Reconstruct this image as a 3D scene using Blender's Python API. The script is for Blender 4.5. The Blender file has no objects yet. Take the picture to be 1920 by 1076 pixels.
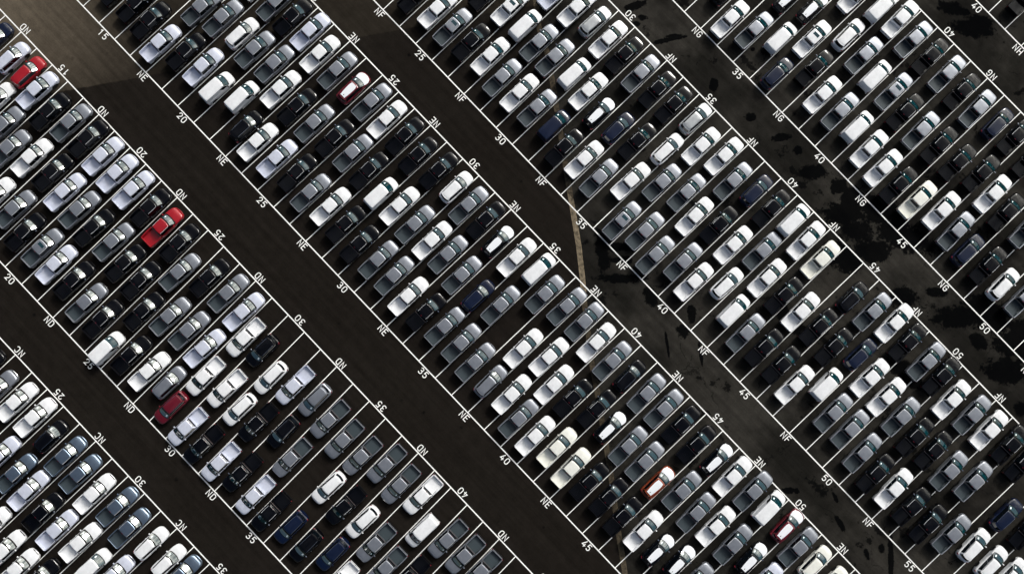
import bpy, bmesh, math, random
from mathutils import Vector
R = math.radians
scene = bpy.context.scene
COL = scene.collection

# ---------------------------------------------------------------- camera
cam = bpy.data.cameras.new("camera")
cam.sensor_width = 36.0
cam.lens = 36.0 * 1744.0 / 1920.0
cam.clip_start = 1.0
cam.clip_end = 3000.0
camo = bpy.data.objects.new("camera", cam)
camo.location = (104.505, 12.045, 114.478)
camo.rotation_euler = (R(2.00781), R(0.14877), R(46.35560))
COL.objects.link(camo)
scene.camera = camo

# ---------------------------------------------------------------- light
SUN_EL = R(38)
SUN_DIR = Vector((-0.16 * math.cos(SUN_EL), 0.987 * math.cos(SUN_EL), math.sin(SUN_EL))).normalized()
sun = bpy.data.lights.new("sun", 'SUN')
sun.energy = 2.7
sun.angle = R(14.0)
sun.color = (1.0, 0.965, 0.92)
suno = bpy.data.objects.new("sun", sun)
suno.rotation_euler = SUN_DIR.to_track_quat('Z', 'Y').to_euler()
suno.location = (100, 20, 150)
COL.objects.link(suno)

world = bpy.data.worlds.new("World")
scene.world = world
world.use_nodes = True
nt = world.node_tree
nt.nodes.clear()
def wn(t, **k):
    n = nt.nodes.new(t)
    for a, b in k.items(): setattr(n, a, b)
    return n
wout = wn('ShaderNodeOutputWorld')
bg = wn('ShaderNodeBackground')
bg.inputs['Strength'].default_value = 0.05
sky = wn('ShaderNodeTexSky', sky_type='NISHITA', sun_disc=False, sun_elevation=SUN_EL, sun_rotation=R(-9),
         air_density=1.0, dust_density=1.5)
tc = wn('ShaderNodeTexCoord')
# thin broken cloud, brightest round the veiled sun
noi = wn('ShaderNodeTexNoise'); noi.inputs['Scale'].default_value = 3.2; noi.inputs['Detail'].default_value = 7
noi.inputs['Roughness'].default_value = 0.6
nt.links.new(tc.outputs['Generated'], noi.inputs['Vector'])
crm = wn('ShaderNodeMapRange'); crm.inputs['From Min'].default_value = 0.44; crm.inputs['From Max'].default_value = 0.62
nt.links.new(noi.outputs['Fac'], crm.inputs['Value'])
mixc = wn('ShaderNodeMix', data_type='RGBA')
sepw = wn('ShaderNodeSeparateXYZ'); nt.links.new(tc.outputs['Generated'], sepw.inputs[0])
zen = wn('ShaderNodeMapRange'); zen.inputs['From Min'].default_value = 0.55; zen.inputs['From Max'].default_value = 0.98
zen.inputs['To Min'].default_value = 1.0; zen.inputs['To Max'].default_value = 0.85
nt.links.new(sepw.outputs[2], zen.inputs['Value'])
cf = wn('ShaderNodeMath', operation='MULTIPLY'); nt.links.new(crm.outputs['Result'], cf.inputs[0]); nt.links.new(zen.outputs['Result'], cf.inputs[1])

nt.links.new(sky.outputs['Color'], mixc.inputs[6])
mixc.inputs[7].default_value = (6.6, 7.0, 8.0, 1)
# azimuth of the glow (toward the veiled sun) and its height above the horizon
flat = wn('ShaderNodeVectorMath', operation='MULTIPLY'); flat.inputs[1].default_value = (1, 1, 0)
nt.links.new(tc.outputs['Generated'], flat.inputs[0])
nrm = wn('ShaderNodeVectorMath', operation='NORMALIZE'); nt.links.new(flat.outputs['Vector'], nrm.inputs[0])
dot = wn('ShaderNodeVectorMath', operation='DOT_PRODUCT'); nt.links.new(nrm.outputs['Vector'], dot.inputs[0])
dot.inputs[1].default_value = Vector((SUN_DIR.x, SUN_DIR.y, 0)).normalized()
caz = wn('ShaderNodeMapRange'); caz.inputs['From Min'].default_value = 0.0; caz.inputs['From Max'].default_value = 0.85
caz.inputs['To Min'].default_value = 0.12; caz.inputs['To Max'].default_value = 1.0
nt.links.new(dot.outputs['Value'], caz.inputs['Value'])
zz = wn('ShaderNodeMapRange'); zz.inputs['From Min'].default_value = 0.6; zz.inputs['From Max'].default_value = 0.92
nt.links.new(sepw.outputs[2], zz.inputs['Value'])
cmx = wn('ShaderNodeMath', operation='MAXIMUM'); nt.links.new(caz.outputs['Result'], cmx.inputs[0]); nt.links.new(zz.outputs['Result'], cmx.inputs[1])
cf2 = wn('ShaderNodeMath', operation='MULTIPLY'); nt.links.new(cf.outputs[0], cf2.inputs[0]); nt.links.new(cmx.outputs[0], cf2.inputs[1])
nt.links.new(cf2.outputs[0], mixc.inputs['Factor'])
gaz = wn('ShaderNodeMapRange', interpolation_type='SMOOTHERSTEP')
gaz.inputs['From Min'].default_value = math.cos(R(75)); gaz.inputs['From Max'].default_value = math.cos(R(25))
nt.links.new(dot.outputs['Value'], gaz.inputs['Value'])
gz1 = wn('ShaderNodeMapRange'); gz1.inputs['From Min'].default_value = 0.30; gz1.inputs['From Max'].default_value = 0.56
nt.links.new(sepw.outputs[2], gz1.inputs['Value'])
gz2 = wn('ShaderNodeMapRange', interpolation_type='SMOOTHERSTEP'); gz2.inputs['From Min'].default_value = 0.95; gz2.inputs['From Max'].default_value = 0.62
nt.links.new(sepw.outputs[2], gz2.inputs['Value'])
g1 = wn('ShaderNodeMath', operation='MULTIPLY'); nt.links.new(gz1.outputs['Result'], g1.inputs[0]); nt.links.new(gz2.outputs['Result'], g1.inputs[1])
gl = wn('ShaderNodeMath', operation='MULTIPLY'); nt.links.new(g1.outputs[0], gl.inputs[0]); nt.links.new(gaz.outputs['Result'], gl.inputs[1])
gm = wn('ShaderNodeMath', operation='MULTIPLY')
gv = wn('ShaderNodeMapRange'); gv.inputs['From Min'].default_value = 0.40; gv.inputs['From Max'].default_value = 0.62
gv.inputs['To Min'].default_value = 12; gv.inputs['To Max'].default_value = 135
noi2 = wn('ShaderNodeTexNoise'); noi2.inputs['Scale'].default_value = 16; noi2.inputs['Detail'].default_value = 5
nt.links.new(tc.outputs['Generated'], noi2.inputs['Vector'])
nav = wn('ShaderNodeMix'); nav.inputs[0].default_value = 0.6
nt.links.new(noi.outputs['Fac'], nav.inputs[2]); nt.links.new(noi2.outputs['Fac'], nav.inputs[3])
nt.links.new(nav.outputs[0], gv.inputs['Value'])
nt.links.new(gl.outputs[0], gm.inputs[0]); nt.links.new(gv.outputs['Result'], gm.inputs[1])
gc = wn('ShaderNodeVectorMath', operation='SCALE'); gc.inputs[0].default_value = (1.0, 0.97, 0.86)
nt.links.new(gm.outputs[0], gc.inputs['Scale'])
add = wn('ShaderNodeVectorMath', operation='ADD')
nt.links.new(mixc.outputs[2], add.inputs[0]); nt.links.new(gc.outputs['Vector'], add.inputs[1])
nt.links.new(add.outputs['Vector'], bg.inputs['Color'])
nt.links.new(bg.outputs[0], wout.inputs[0])

scene.view_settings.view_transform = 'Standard'
scene.view_settings.look = 'None'
scene.view_settings.exposure = -0.06
scene.view_settings.gamma = 1.0
scene.render.resolution_x = 1024
scene.render.resolution_y = 573

# ---------------------------------------------------------------- materials
def principled(name, color, rough=0.5, metal=0.0, coat=0.0, spec=0.5, ior=1.45, coat_rough=0.03):
    m = bpy.data.materials.new(name); m.use_nodes = True
    b = m.node_tree.nodes['Principled BSDF']
    b.inputs['Base Color'].default_value = (*color, 1)
    b.inputs['Roughness'].default_value = rough
    b.inputs['Metallic'].default_value = metal
    b.inputs['Coat Weight'].default_value = coat
    b.inputs['Coat Roughness'].default_value = coat_rough
    b.inputs['Specular IOR Level'].default_value = spec
    b.inputs['IOR'].default_value = ior
    return m
def paint(name, color, metal=0.0, rough=0.35, coat=1.0, spec=0.5):
    """car paint: slight dust and panel variation, a little different on every car"""
    m = principled(name, color, rough, metal, coat, spec)
    t = m.node_tree; b = t.nodes['Principled BSDF']
    info = t.nodes.new('ShaderNodeTexCoord')
    n = t.nodes.new('ShaderNodeTexNoise'); n.inputs['Scale'].default_value = 1.6; n.inputs['Detail'].default_value = 6
    n.inputs['Roughness'].default_value = 0.65
    t.links.new(info.outputs['Object'], n.inputs['Vector'])
    oi = t.nodes.new('ShaderNodeObjectInfo')
    mr = t.nodes.new('ShaderNodeMapRange'); mr.inputs['From Min'].default_value = 0.3; mr.inputs['From Max'].default_value = 0.7
    mr.inputs['To Min'].default_value = 0.88; mr.inputs['To Max'].default_value = 1.06
    t.links.new(n.outputs['Fac'], mr.inputs['Value'])
    sc = t.nodes.new('ShaderNodeVectorMath'); sc.operation = 'SCALE'; sc.inputs[0].default_value = color
    t.links.new(mr.outputs['Result'], sc.inputs['Scale'])
    t.links.new(sc.outputs['Vector'], b.inputs['Base Color'])
    rr = t.nodes.new('ShaderNodeMapRange'); rr.inputs['To Min'].default_value = rough - 0.07; rr.inputs['To Max'].default_value = rough + 0.12
    t.links.new(n.outputs['Fac'], rr.inputs['Value']); t.links.new(rr.outputs['Result'], b.inputs['Roughness'])
    return m
PAINT = {
 'W': ('white', paint('white_paint', (0.80, 0.81, 0.83))),
 'I': ('ivory white', paint('ivory_paint', (0.80, 0.80, 0.74))),
 'S': ('pearl white', paint('pearl_paint', (0.62, 0.65, 0.76), 0.15)),
 'G': ('grey', paint('grey_paint', (0.285, 0.302, 0.340), 0.65, 0.40, 0.5)),
 'D': ('dark slate grey', paint('slate_paint', (0.20, 0.26, 0.34), 0.85, 0.36, 0.5)),
 'L': ('light silver', paint('silver_paint', (0.55, 0.57, 0.58), 0.85, 0.34, 0.6)),
 'K': ('black', paint('black_paint', (0.0010, 0.0011, 0.0022), 0.0, 0.3, 0.55, 0.1)),
 'B': ('dark blue', paint('blue_paint', (0.0008, 0.0050, 0.024), 0.0, 0.35, 0.7, 0.3)),
 'R': ('bright red', paint('red_paint', (0.34, 0.003, 0.011), 0.1, 0.4, 0.6)),
 'M': ('dark red', paint('maroon_paint', (0.13, 0.003, 0.012), 0.2, 0.35)),
 'O': ('orange', paint('orange_paint', (0.24, 0.040, 0.007), 0.2, 0.35)),
}
GLASS = principled('tinted_glass', (0.002, 0.033, 0.041), 0.04, 0, 1.0, 0.5, 2.0, 0.02)
SIDEGLASS = principled('dark_side_glass', (0.002, 0.004, 0.006), 0.04, 0, 0.6, 0.5)
TRIM = principled('black_trim', (0.004, 0.004, 0.0045), 0.6, spec=0.12)
CHROME = principled('chrome', (0.75, 0.77, 0.8), 0.16, 1.0)
MOULD_SHINE = principled('moulding_shine', (0.60, 0.61, 0.63), 0.35, 0.1, 0.5)  # pale tone paints in the sky reflection along the roof edges
RIMB = principled('bed_rail_shine', (0.16, 0.13, 0.125), 0.4, 0.2, 0.5)  # pinkish tone paints in the lit rim at the front of the bed
LINER = principled('bed_liner', (0.040, 0.054, 0.063), 0.5)
TYRE = principled('tyre_rubber', (0.012, 0.012, 0.012), 0.85)
RIM = principled('alloy_rim', (0.02, 0.02, 0.022), 0.4, 0.3)
LENS = principled('headlamp_lens', (0.55, 0.57, 0.6), 0.08, 0.3, 1.0)
RED = principled('red_lens', (0.22, 0.010, 0.022), 0.12, 0, 1.0)
FILM = principled('white_film', (0.80, 0.82, 0.86), 0.42)
PAPER = principled('paper', (0.85, 0.93, 0.95), 0.7)
LINE = bpy.data.materials.new('white_road_paint'); LINE.use_nodes = True
def worn_paint(m):
    t = m.node_tree; b = t.nodes['Principled BSDF']; b.inputs['Roughness'].default_value = 0.8
    tc = t.nodes.new('ShaderNodeTexCoord')
    n = t.nodes.new('ShaderNodeTexNoise'); n.inputs['Scale'].default_value = 5; n.inputs['Detail'].default_value = 8; n.inputs['Roughness'].default_value = 0.7
    t.links.new(tc.outputs['Object'], n.inputs['Vector'])
    r = t.nodes.new('ShaderNodeValToRGB')
    r.color_ramp.elements[0].position = 0.25; r.color_ramp.elements[0].color = (0.55, 0.545, 0.53, 1)
    r.color_ramp.elements[1].position = 0.50; r.color_ramp.elements[1].color = (0.90, 0.90, 0.88, 1)
    t.links.new(n.outputs['Fac'], r.inputs[0]); t.links.new(r.outputs[0], b.inputs['Base Color'])
worn_paint(LINE)

# ---------------------------------------------------------------- mesh helpers
def new_obj(name, verts, faces, mats, parent=None, smooth=True, angle=35, fm=None):
    me = bpy.data.meshes.new(name)
    me.from_pydata([tuple(v) for v in verts], [], faces)
    if not isinstance(mats, (list, tuple)): mats = [mats]
    for m in mats: me.materials.append(m)
    if fm:
        for p, i in zip(me.polygons, fm): p.material_index = i
    me.update()
    if smooth:
        for p in me.polygons: p.use_smooth = True
        me.set_sharp_from_angle(angle=R(angle))
    o = bpy.data.objects.new(name, me); COL.objects.link(o)
    if parent: o.parent = parent
    return o
def grid(rows, flip=False):
    v = []; f = []
    n = len(rows[0])
    for r in rows: v += [tuple(p) for p in r]
    for i in range(len(rows) - 1):
        for j in range(n - 1):
            q = (i*n+j, i*n+j+1, (i+1)*n+j+1, (i+1)*n+j)
            f.append(q[::-1] if flip else q)
    return v, f
def box(x0, x1, y0, y1, z0, z1):
    v = [(x, y, z) for x in (x0, x1) for y in (y0, y1) for z in (z0, z1)]
    f = [(0,1,3,2), (4,6,7,5), (0,4,5,1), (2,3,7,6), (0,2,6,4), (1,5,7,3)]
    return v, f
def merge(parts):
    V = []; F = []
    for v, f in parts:
        o = len(V); V += v; F += [tuple(i+o for i in q) for q in f]
    return V, F
def bevelbox(x0, x1, y0, y1, z0, z1, b):
    """box whose top edges are chamfered"""
    lv = [(x0, x1, y0, y1, z0), (x0, x1, y0, y1, z1-b), (x0+b, x1-b, y0+b, y1-b, z1)]
    V = []
    for a, c, d, e, z in lv: V += [(a, d, z), (c, d, z), (c, e, z), (a, e, z)]
    F = [(3,2,1,0), (8,9,10,11)]
    for k in (0, 4):
        for i in range(4): F.append((k+i, k+(i+1) % 4, k+4+(i+1) % 4, k+4+i))
    return V, F
def interp(tab, x):
    tab = sorted(tab)
    if x <= tab[0][0]: return tab[0][1:]
    for a, b in zip(tab, tab[1:]):
        if x <= b[0]:
            t = (x-a[0])/(b[0]-a[0]); return tuple(p+(q-p)*t for p, q in zip(a[1:], b[1:]))
    return tab[-1][1:]
def shell(tab, x0, x1, wheels, step=0.09, r=0.45, zb=0.33):
    """closed car body below the belt line. tab: x, half width, shoulder height, top height"""
    n = int((x1-x0)/step)+1
    xs = sorted(set([round(x0+(x1-x0)*i/n, 4) for i in range(n+1)] + [t[0] for t in tab if x0 <= t[0] <= x1]))
    rows = []
    for x in xs:
        w, zs, zt = interp(tab, x)
        b = zb
        for xw in wheels:
            if abs(x-xw) < r: b = max(b, 0.36+math.sqrt(r*r-(x-xw)**2))
        b = min(b, zs-0.12)
        fl = 0.0
        for xw in wheels:
            fl = max(fl, 0.025*math.exp(-((x-xw)/0.42)**4))
        w2 = w + fl
        half = [(w2*0.96, b), (w2, b+0.05), (w2, zs-0.16), (w2-0.015, zs-0.07), (w-0.05, zs-0.015), (w-0.12, zt*0.5+zs*0.5), (w*0.72, zt-0.004), (w*0.36, zt+0.012), (0, zt+0.018)]
        ring = [(x, -y, z) for y, z in half] + [(x, y, z) for y, z in half[-2::-1]]
        rows.append(ring)
    v, f = grid(rows)
    n = len(rows[0])
    f.append(tuple(range(n-1, -1, -1))); f.append(tuple(len(v)-n+i for i in range(n)))
    f = [q[::-1] for q in f]
    return v, f
class House:
    """greenhouse of a car: levels (z, front centre x, front corner x, front half width, rear centre x, rear corner x, rear half width)"""
    def __init__(s, levels): s.L = levels
    def lev(s, t):
        i = min(int(t), len(s.L)-2); u = t-i
        return [a+(b-a)*u for a, b in zip(s.L[i], s.L[i+1])]
    def F(s, t, a):
        z, xf, xc, wf, xr, xrc, wr = s.lev(t); return Vector((xf-(xf-xc)*abs(a)**2.6, a*wf, z))
    def B(s, t, a):
        z, xf, xc, wf, xr, xrc, wr = s.lev(t); return Vector((xr-(xr-xrc)*abs(a)**2.2, a*wr, z))
    def S(s, t, b, side):
        z, xf, xc, wf, xr, xrc, wr = s.lev(t); w = wf+(wr-wf)*b + 0.022*math.sin(math.pi*b)
        return Vector((xc+(xrc-xc)*b, side*w, z))
    def build(s):
        rows = []
        for k in range(len(s.L)):
            ring = [s.F(k, -1+2*i/10) for i in range(10)] + [s.S(k, i/10, 1) for i in range(10)] + \
                   [s.B(k, 1-2*i/10) for i in range(10)] + [s.S(k, 1-i/10, -1) for i in range(10)]
            ring.append(ring[0]); rows.append(ring)
        v, f = grid(rows)
        n = len(rows[0]); f.append(tuple(len(v)-n+i for i in range(n-1)))
        return v, f
    def patch(s, kind, t0, t1, a0, a1, off, side=1, n=8, m=3, trim=0.0):
        rows = []
        for j in range(m+1):
            t = t0+(t1-t0)*j/m
            row = []
            for i in range(n+1):
                u = a0+(a1-a0)*i/n
                row.append(s.F(t, u) if kind == 'F' else s.B(t, u) if kind == 'B' else s.S(t, u, side))
            rows.append(row)
        c = sum((p for r_ in rows for p in r_), Vector())/((n+1)*(m+1))
        nrm = (rows[-1][0]-rows[0][-1]).cross(rows[-1][-1]-rows[0][0]).normalized()
        out = c - Vector((-0.3, 0, 1.0))
        if nrm.dot(Vector((out.x, out.y, 0.3))) < 0: nrm = -nrm
        rows = [[p+nrm*off for p in r_] for r_ in rows]
        # thin pane: outer sheet plus an edge down to the bodywork
        v, f = grid(rows)
        N = len(v); inner = [tuple(Vector(p)-nrm*(off+0.004)) for p in v]
        per = [i for i in range(n+1)] + [j*(n+1)+n for j in range(1, m+1)] + [m*(n+1)+i for i in range(n-1, -1, -1)] + [j*(n+1) for j in range(m-1, 0, -1)]
        v += [inner[i] for i in per]
        for k in range(len(per)):
            k2 = (k+1) % len(per); f.append((per[k], N+k, N+k2, per[k2]))
        fn = (Vector(v[f[0][1]])-Vector(v[f[0][0]])).cross(Vector(v[f[0][2]])-Vector(v[f[0][0]]))
        if fn.dot(nrm) < 0: f = [q[::-1] for q in f]
        return v, f
def wheel(x, y, parent, r=0.37, w=0.24):
    prof = [(r*0.55, w/2-0.02, 1), (r*0.62, w/2-0.005, 1), (r*0.66, w/2, 0), (r*0.92, w/2, 0), (r, w/2-0.04, 0), (r, -w/2+0.04, 0), (r*0.92, -w/2, 0), (r*0.6, -w/2, 0)]
    v = []; f = []; fm = []; n = 16
    for rr, yy, m in prof:
        for i in range(n):
            a = 2*math.pi*i/n; v.append((rr*math.cos(a), yy*(1 if y > 0 else -1), rr*math.sin(a)))
    for k in range(len(prof)-1):
        for i in range(n):
            q = (k*n+i, k*n+(i+1) % n, (k+1)*n+(i+1) % n, (k+1)*n+i); f.append(q if y < 0 else q[::-1]); fm.append(0 if prof[k+1][2] == 0 and prof[k][2] == 0 else 1)
    f.append(tuple(range(n)) if y > 0 else tuple(range(n-1, -1, -1))); fm.append(1)
    o = new_obj('wheel', [(p[0]+x, p[1]+y, p[2]+r) for p in v], f, [TYRE, RIM], parent, True, 30, fm)
    return o
def mirror(x, y, z, mat, parent):
    s = 1 if y > 0 else -1
    V = []
    for dx, w, h in ((0.07, 0.06, 0.05), (0.04, 0.1, 0.085), (-0.05, 0.11, 0.09), (-0.07, 0.10, 0.08)):
        V += [(x+dx, y+s*(0.1-w), z-h), (x+dx, y+s*(0.1+w), z-h), (x+dx, y+s*(0.1+w*0.8), z+h), (x+dx, y+s*(0.1-w*0.8), z+h)]
    F = []
    for k in range(3):
        for i in range(4):
            a, b = k*4+i, k*4+(i+1) % 4
            q = (a, b, b+4, a+4); F.append(q if s > 0 else q[::-1])
    F.append((3, 2, 1, 0) if s > 0 else (0, 1, 2, 3)); F.append((12, 13, 14, 15) if s > 0 else (15, 14, 13, 12))
    arm = box(x-0.02, x+0.02, min(y-s*0.06, y+s*0.02), max(y-s*0.06, y+s*0.02), z-0.05, z-0.01)
    v, f = merge([(V, F), arm])
    return new_obj('mirror', v, f, [mat], parent, True, 40)
def surf_patch(tabf, x0, x1, wf0, wf1, dz, curve, nx=6, ny=8, skirt=0.02, taper=None):
    """panel lying on top of the shell, e.g. a bonnet"""
    rows = []
    for i in range(nx+1):
        u = i/nx
        row = []
        for j in range(ny+1):
            a = -1+2*j/ny
            w = wf0+(wf1-wf0)*u if taper is None else taper(u)
            x = x0+(x1-x0)*u - (curve*(1-u)+curve*u)*abs(a)**2.4*(0.55+0.45*u)
            ww, zs, zt = tabf(x)
            y = a*w
            k = abs(y)/ww
            z = zt+0.018*(1-min(k/0.72, 1)**1.5) - max(0, k-0.72)*0.25*(zt-zs+0.06)*4
            row.append((x, y, z+dz))
        rows.append(row)
    v, f = grid(rows)
    N = len(v); n = ny; m = nx
    per = [i for i in range(n+1)] + [j*(n+1)+n for j in range(1, m+1)] + [m*(n+1)+i for i in range(n-1, -1, -1)] + [j*(n+1) for j in range(m-1, 0, -1)]
    v += [(v[i][0], v[i][1], v[i][2]-skirt) for i in per]
    for k in range(len(per)):
        k2 = (k+1) % len(per); f.append((per[k2], N+k2, N+k, per[k]))
    return v, f
def up(vf):
    v, f = vf
    q = f[0]; n = (Vector(v[q[1]])-Vector(v[q[0]])).cross(Vector(v[q[2]])-Vector(v[q[0]]))
    return (v, [t[::-1] for t in f]) if n.z < 0 else (v, f)
def root(name):
    o = bpy.data.objects.new(name, None); COL.objects.link(o); o.empty_display_size = 0.5; return o

def lamps(t, x, w, z, tail_x, tail_w, tail_z, long_tail=False, wrap=0.24):
    for s in (1, -1):
        v, f = bevelbox(x-0.30, x, 0, 0.30, z-0.13, z, 0.03)
        v = [(px-0.45*(py/0.30)**2*0.6, s*(w-0.30+py), pz+0.01) for px, py, pz in v]
        new_obj('headlight', v, f if s > 0 else [q[::-1] for q in f], LENS, t)
        if long_tail:
            v, f = bevelbox(tail_x, tail_x+0.30, 0, 0.20, tail_z-0.30, tail_z, 0.04)
            v = [(px+0.9*(py/0.20)**2*0.14, s*(tail_w-0.20+py), pz) for px, py, pz in v]
        else:
            v, f = bevelbox(tail_x, tail_x+0.06, 0, 0.09, tail_z-0.38, tail_z, 0.02)
            v = [(px, s*(tail_w-0.09+py), pz) for px, py, pz in v]
        new_obj('taillight', v, f if s > 0 else [q[::-1] for q in f], RED, t)

def pickup(c, sunroof=False):
    P = PAINT[c][1]
    dark = c in 'KGDR'
    t = root('pickup_truck')
    tab = [(-1.02, 0.93, 1.13, 1.10), (0.9, 0.935, 1.13, 1.10), (1.35, 0.93, 1.10, 1.11), (1.9, 0.925, 1.03, 1.07), (2.2, 0.90, 0.99, 1.03),
           (2.40, 0.85, 0.94, 0.98), (2.55, 0.77, 0.86, 0.91), (2.64, 0.68, 0.76, 0.81), (2.70, 0.55, 0.66, 0.69)]
    v, f = shell(tab, -1.02, 2.70, (1.72,))
    new_obj('body', v, f, P, t)
    tf = lambda x: interp(tab, x)
    v, f = up(surf_patch(tf, 1.50, 2.52, 0.74, 0.66, 0.014, 0.16))
    new_obj('hood', v, f, P, t)
    v, f = up(surf_patch(tf, 1.30, 1.56, 0.78, 0.80, 0.009, 0.14, 3, 8))
    new_obj('cowl', v, f, TRIM, t)
    # grille and front bumper
    v, f = box(-0.05, 0.05, -0.42, 0.42, 0.50, 0.74)
    v = [(2.67+px-0.10*abs(py)**2, py, pz) for px, py, pz in v]
    new_obj('grille', v, f, TRIM, t)
    rows = []
    for i in range(13):
        a = -1+2*i/12; x = 2.76-0.42*abs(a)**3; y = 0.90*a
        rows.append([(x-0.06, y, 0.36), (x, y, 0.38), (x+0.015, y, 0.52), (x-0.03, y, 0.56), (x-0.16, y*0.97, 0.56)])
    v, f = grid(rows); new_obj('front_bumper', v, f, P if not dark else (CHROME if c in 'G' else P), t)
    H = House([(1.115, 1.50, 1.33, 0.85, -0.99, -0.97, 0.84), (1.175, 1.41, 1.25, 0.83, -0.975, -0.95, 0.82), (1.66, 0.74, 0.65, 0.71, -0.86, -0.82, 0.70),
               (1.745, 0.68, 0.60, 0.69, -0.84, -0.80, 0.68), (1.775, 0.63, 0.55, 0.65, -0.805, -0.77, 0.64), (1.782, 0.56, 0.49, 0.57, -0.75, -0.72, 0.565), (1.790, 0.2, 0.15, 0.25, -0.35, -0.34, 0.25)])
    v, f = H.build(); new_obj('cab', v, f, P, t)
    v, f = H.patch('F', 0.02, 2.62, -1.0, 1.0, 0.008, n=10); new_obj('windshield_seal', v, f, TRIM, t)
    v, f = H.patch('F', 1.08, 2.30, -0.92, 0.92, 0.014, n=10); ws = new_obj('windshield', v, f, GLASS, t)
    v, f = H.patch('F', 1.3, 1.56, 0.60, 0.76, 0.020, n=2, m=1); new_obj('paper', v, f, PAPER, ws)
    v, f = H.patch('B', 0.9, 2.1, -0.8, 0.8, 0.012, n=6); new_obj('rear_window', v, f, SIDEGLASS, t)
    for s in (1, -1):
        v, f = H.patch('S', 0.35, 2.15, 0.03, 0.51, 0.010, s, 4); new_obj('side_window', v, f, SIDEGLASS, t)
        v, f = H.patch('S', 0.35, 2.15, 0.53, 0.96, 0.010, s, 4); new_obj('side_window', v, f, SIDEGLASS, t)
        # roof drip moulding, pale on most colours to paint the edge highlight
        rows = []
        for i in range(9):
            b = 0.04+0.92*i/8; p = H.S(3.25, b, s)
            rows.append([(p.x, p.y+dy*s, p.z+dz) for dy, dz in ((-0.028, -0.004), (-0.022, 0.016), (0.012, 0.018), (0.020, -0.012))])
        v, f = grid(rows, s > 0); new_obj('roof_moulding', v, f, MOULD_SHINE if c in 'KGRDS' else P, t)
    v, f = box(-0.875, -0.84, -0.09, 0.09, 1.725, 1.745); new_obj('brake_light', v, f, RED, t)
    if sunroof:
        v, f = bevelbox(0.02, 0.42, -0.40, 0.40, 1.78, 1.812, 0.01); new_obj('sunroof', v, f, GLASS, t)
    # cargo bed
    xs = [-1.06+(-2.80+1.06)*i/18 for i in range(19)]
    rows = []
    for x in xs:
        b = 0.45
        if abs(x+1.84) < 0.43: b = 0.34+math.sqrt(0.43**2-(x+1.84)**2)
        w = 0.935+0.02*math.exp(-((x+1.84)/0.42)**4)-0.02*max(0, (-2.4-x)/0.4)
        arch = 0.07*math.exp(-((x+1.84)/0.36)**6)
        half = [(w*0.97, b), (w, min(b+0.05, 1.0)), (w, 1.12), (w-0.015, 1.21), (w-0.04, 1.245), (w-0.10, 1.25), (w-0.135, 1.23), (w-0.14, 1.0), (w-0.17-arch, 0.96 if arch > 0.05 else 0.9), (w-0.18-arch, 0.80), (0.3, 0.785), (0, 0.785)]
        rows.append([(x, -y, z) for y, z in half] + [(x, y, z) for y, z in half[-2::-1]])
    v, f = grid(rows)
    nseg = len(rows[0])-1
    vb, fb = merge([(v, f), box(-1.10, -1.06, -0.80, 0.80, 0.79, 1.235)] + [box(-2.76, -1.12, -0.62+0.135*i, -0.575+0.135*i, 0.778, 0.7885) for i in range(10)])
    lined = c in 'GD'
    new_obj('cargo_bed', vb, fb, [P, LINER], t, True, 35, [1 if lined and (i >= len(f) or 6 <= i % nseg <= 15) else 0 for i in range(len(fb))])
    v, f = bevelbox(-1.105, -1.055, -0.84, 0.84, 1.236, 1.262, 0.006); new_obj('bed_rail', v, f, P if c in 'WIS' else RIMB, t)
    if c in 'GD':
        v, f = box(-2.79, -1.08, -0.62, 0.62, 0.790, 0.801); new_obj('bed_liner', v, f, LINER, t, False)
    for s in (1, -1):   # storage hatch moulded into each bed wall
        y = s*0.775
        fr = merge([box(-1.62, -1.16, y-0.012, y+0.012, 1.13, 1.15), box(-1.62, -1.16, y-0.012, y+0.012, 0.97, 0.99),
                    box(-1.62, -1.60, y-0.012, y+0.012, 0.99, 1.13), box(-1.18, -1.16, y-0.012, y+0.012, 0.99, 1.13)])
        new_obj('bed_hatch', fr[0], fr[1], TRIM, t, False)
    v, f = bevelbox(-2.87, -2.80, -0.78, 0.78, 0.66, 1.245, 0.015); new_obj('tailgate', v, f, P, t)
    tg = t.children[-1]
    v, f = box(-2.885, -2.865, -0.12, 0.12, 1.02, 1.10); new_obj('handle', v, f, TRIM, tg, False)
    v, f = bevelbox(-2.96, -2.84, -0.86, 0.86, 0.42, 0.60, 0.03); new_obj('rear_bumper', v, f, TRIM, t)
    lamps(t, 2.50, 0.84, 0.86, -2.845, 0.895, 1.13)
    for s in (1, -1):
        mirror(1.0, s*0.90, 1.22, CHROME if c in 'KG' else P, t)
        for x in (-0.05, -0.92):
            v, f = bevelbox(x, x+0.17, -0.018, 0.018, 1.0, 1.035, 0.008)
            new_obj('door_handle', [(a, b+s*0.955, d) for a, b, d in v], f, CHROME if c in 'KGRD' else P, t)
        wheel(1.72, s*0.775, t); wheel(-1.84, s*0.775, t)
    return t

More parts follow.
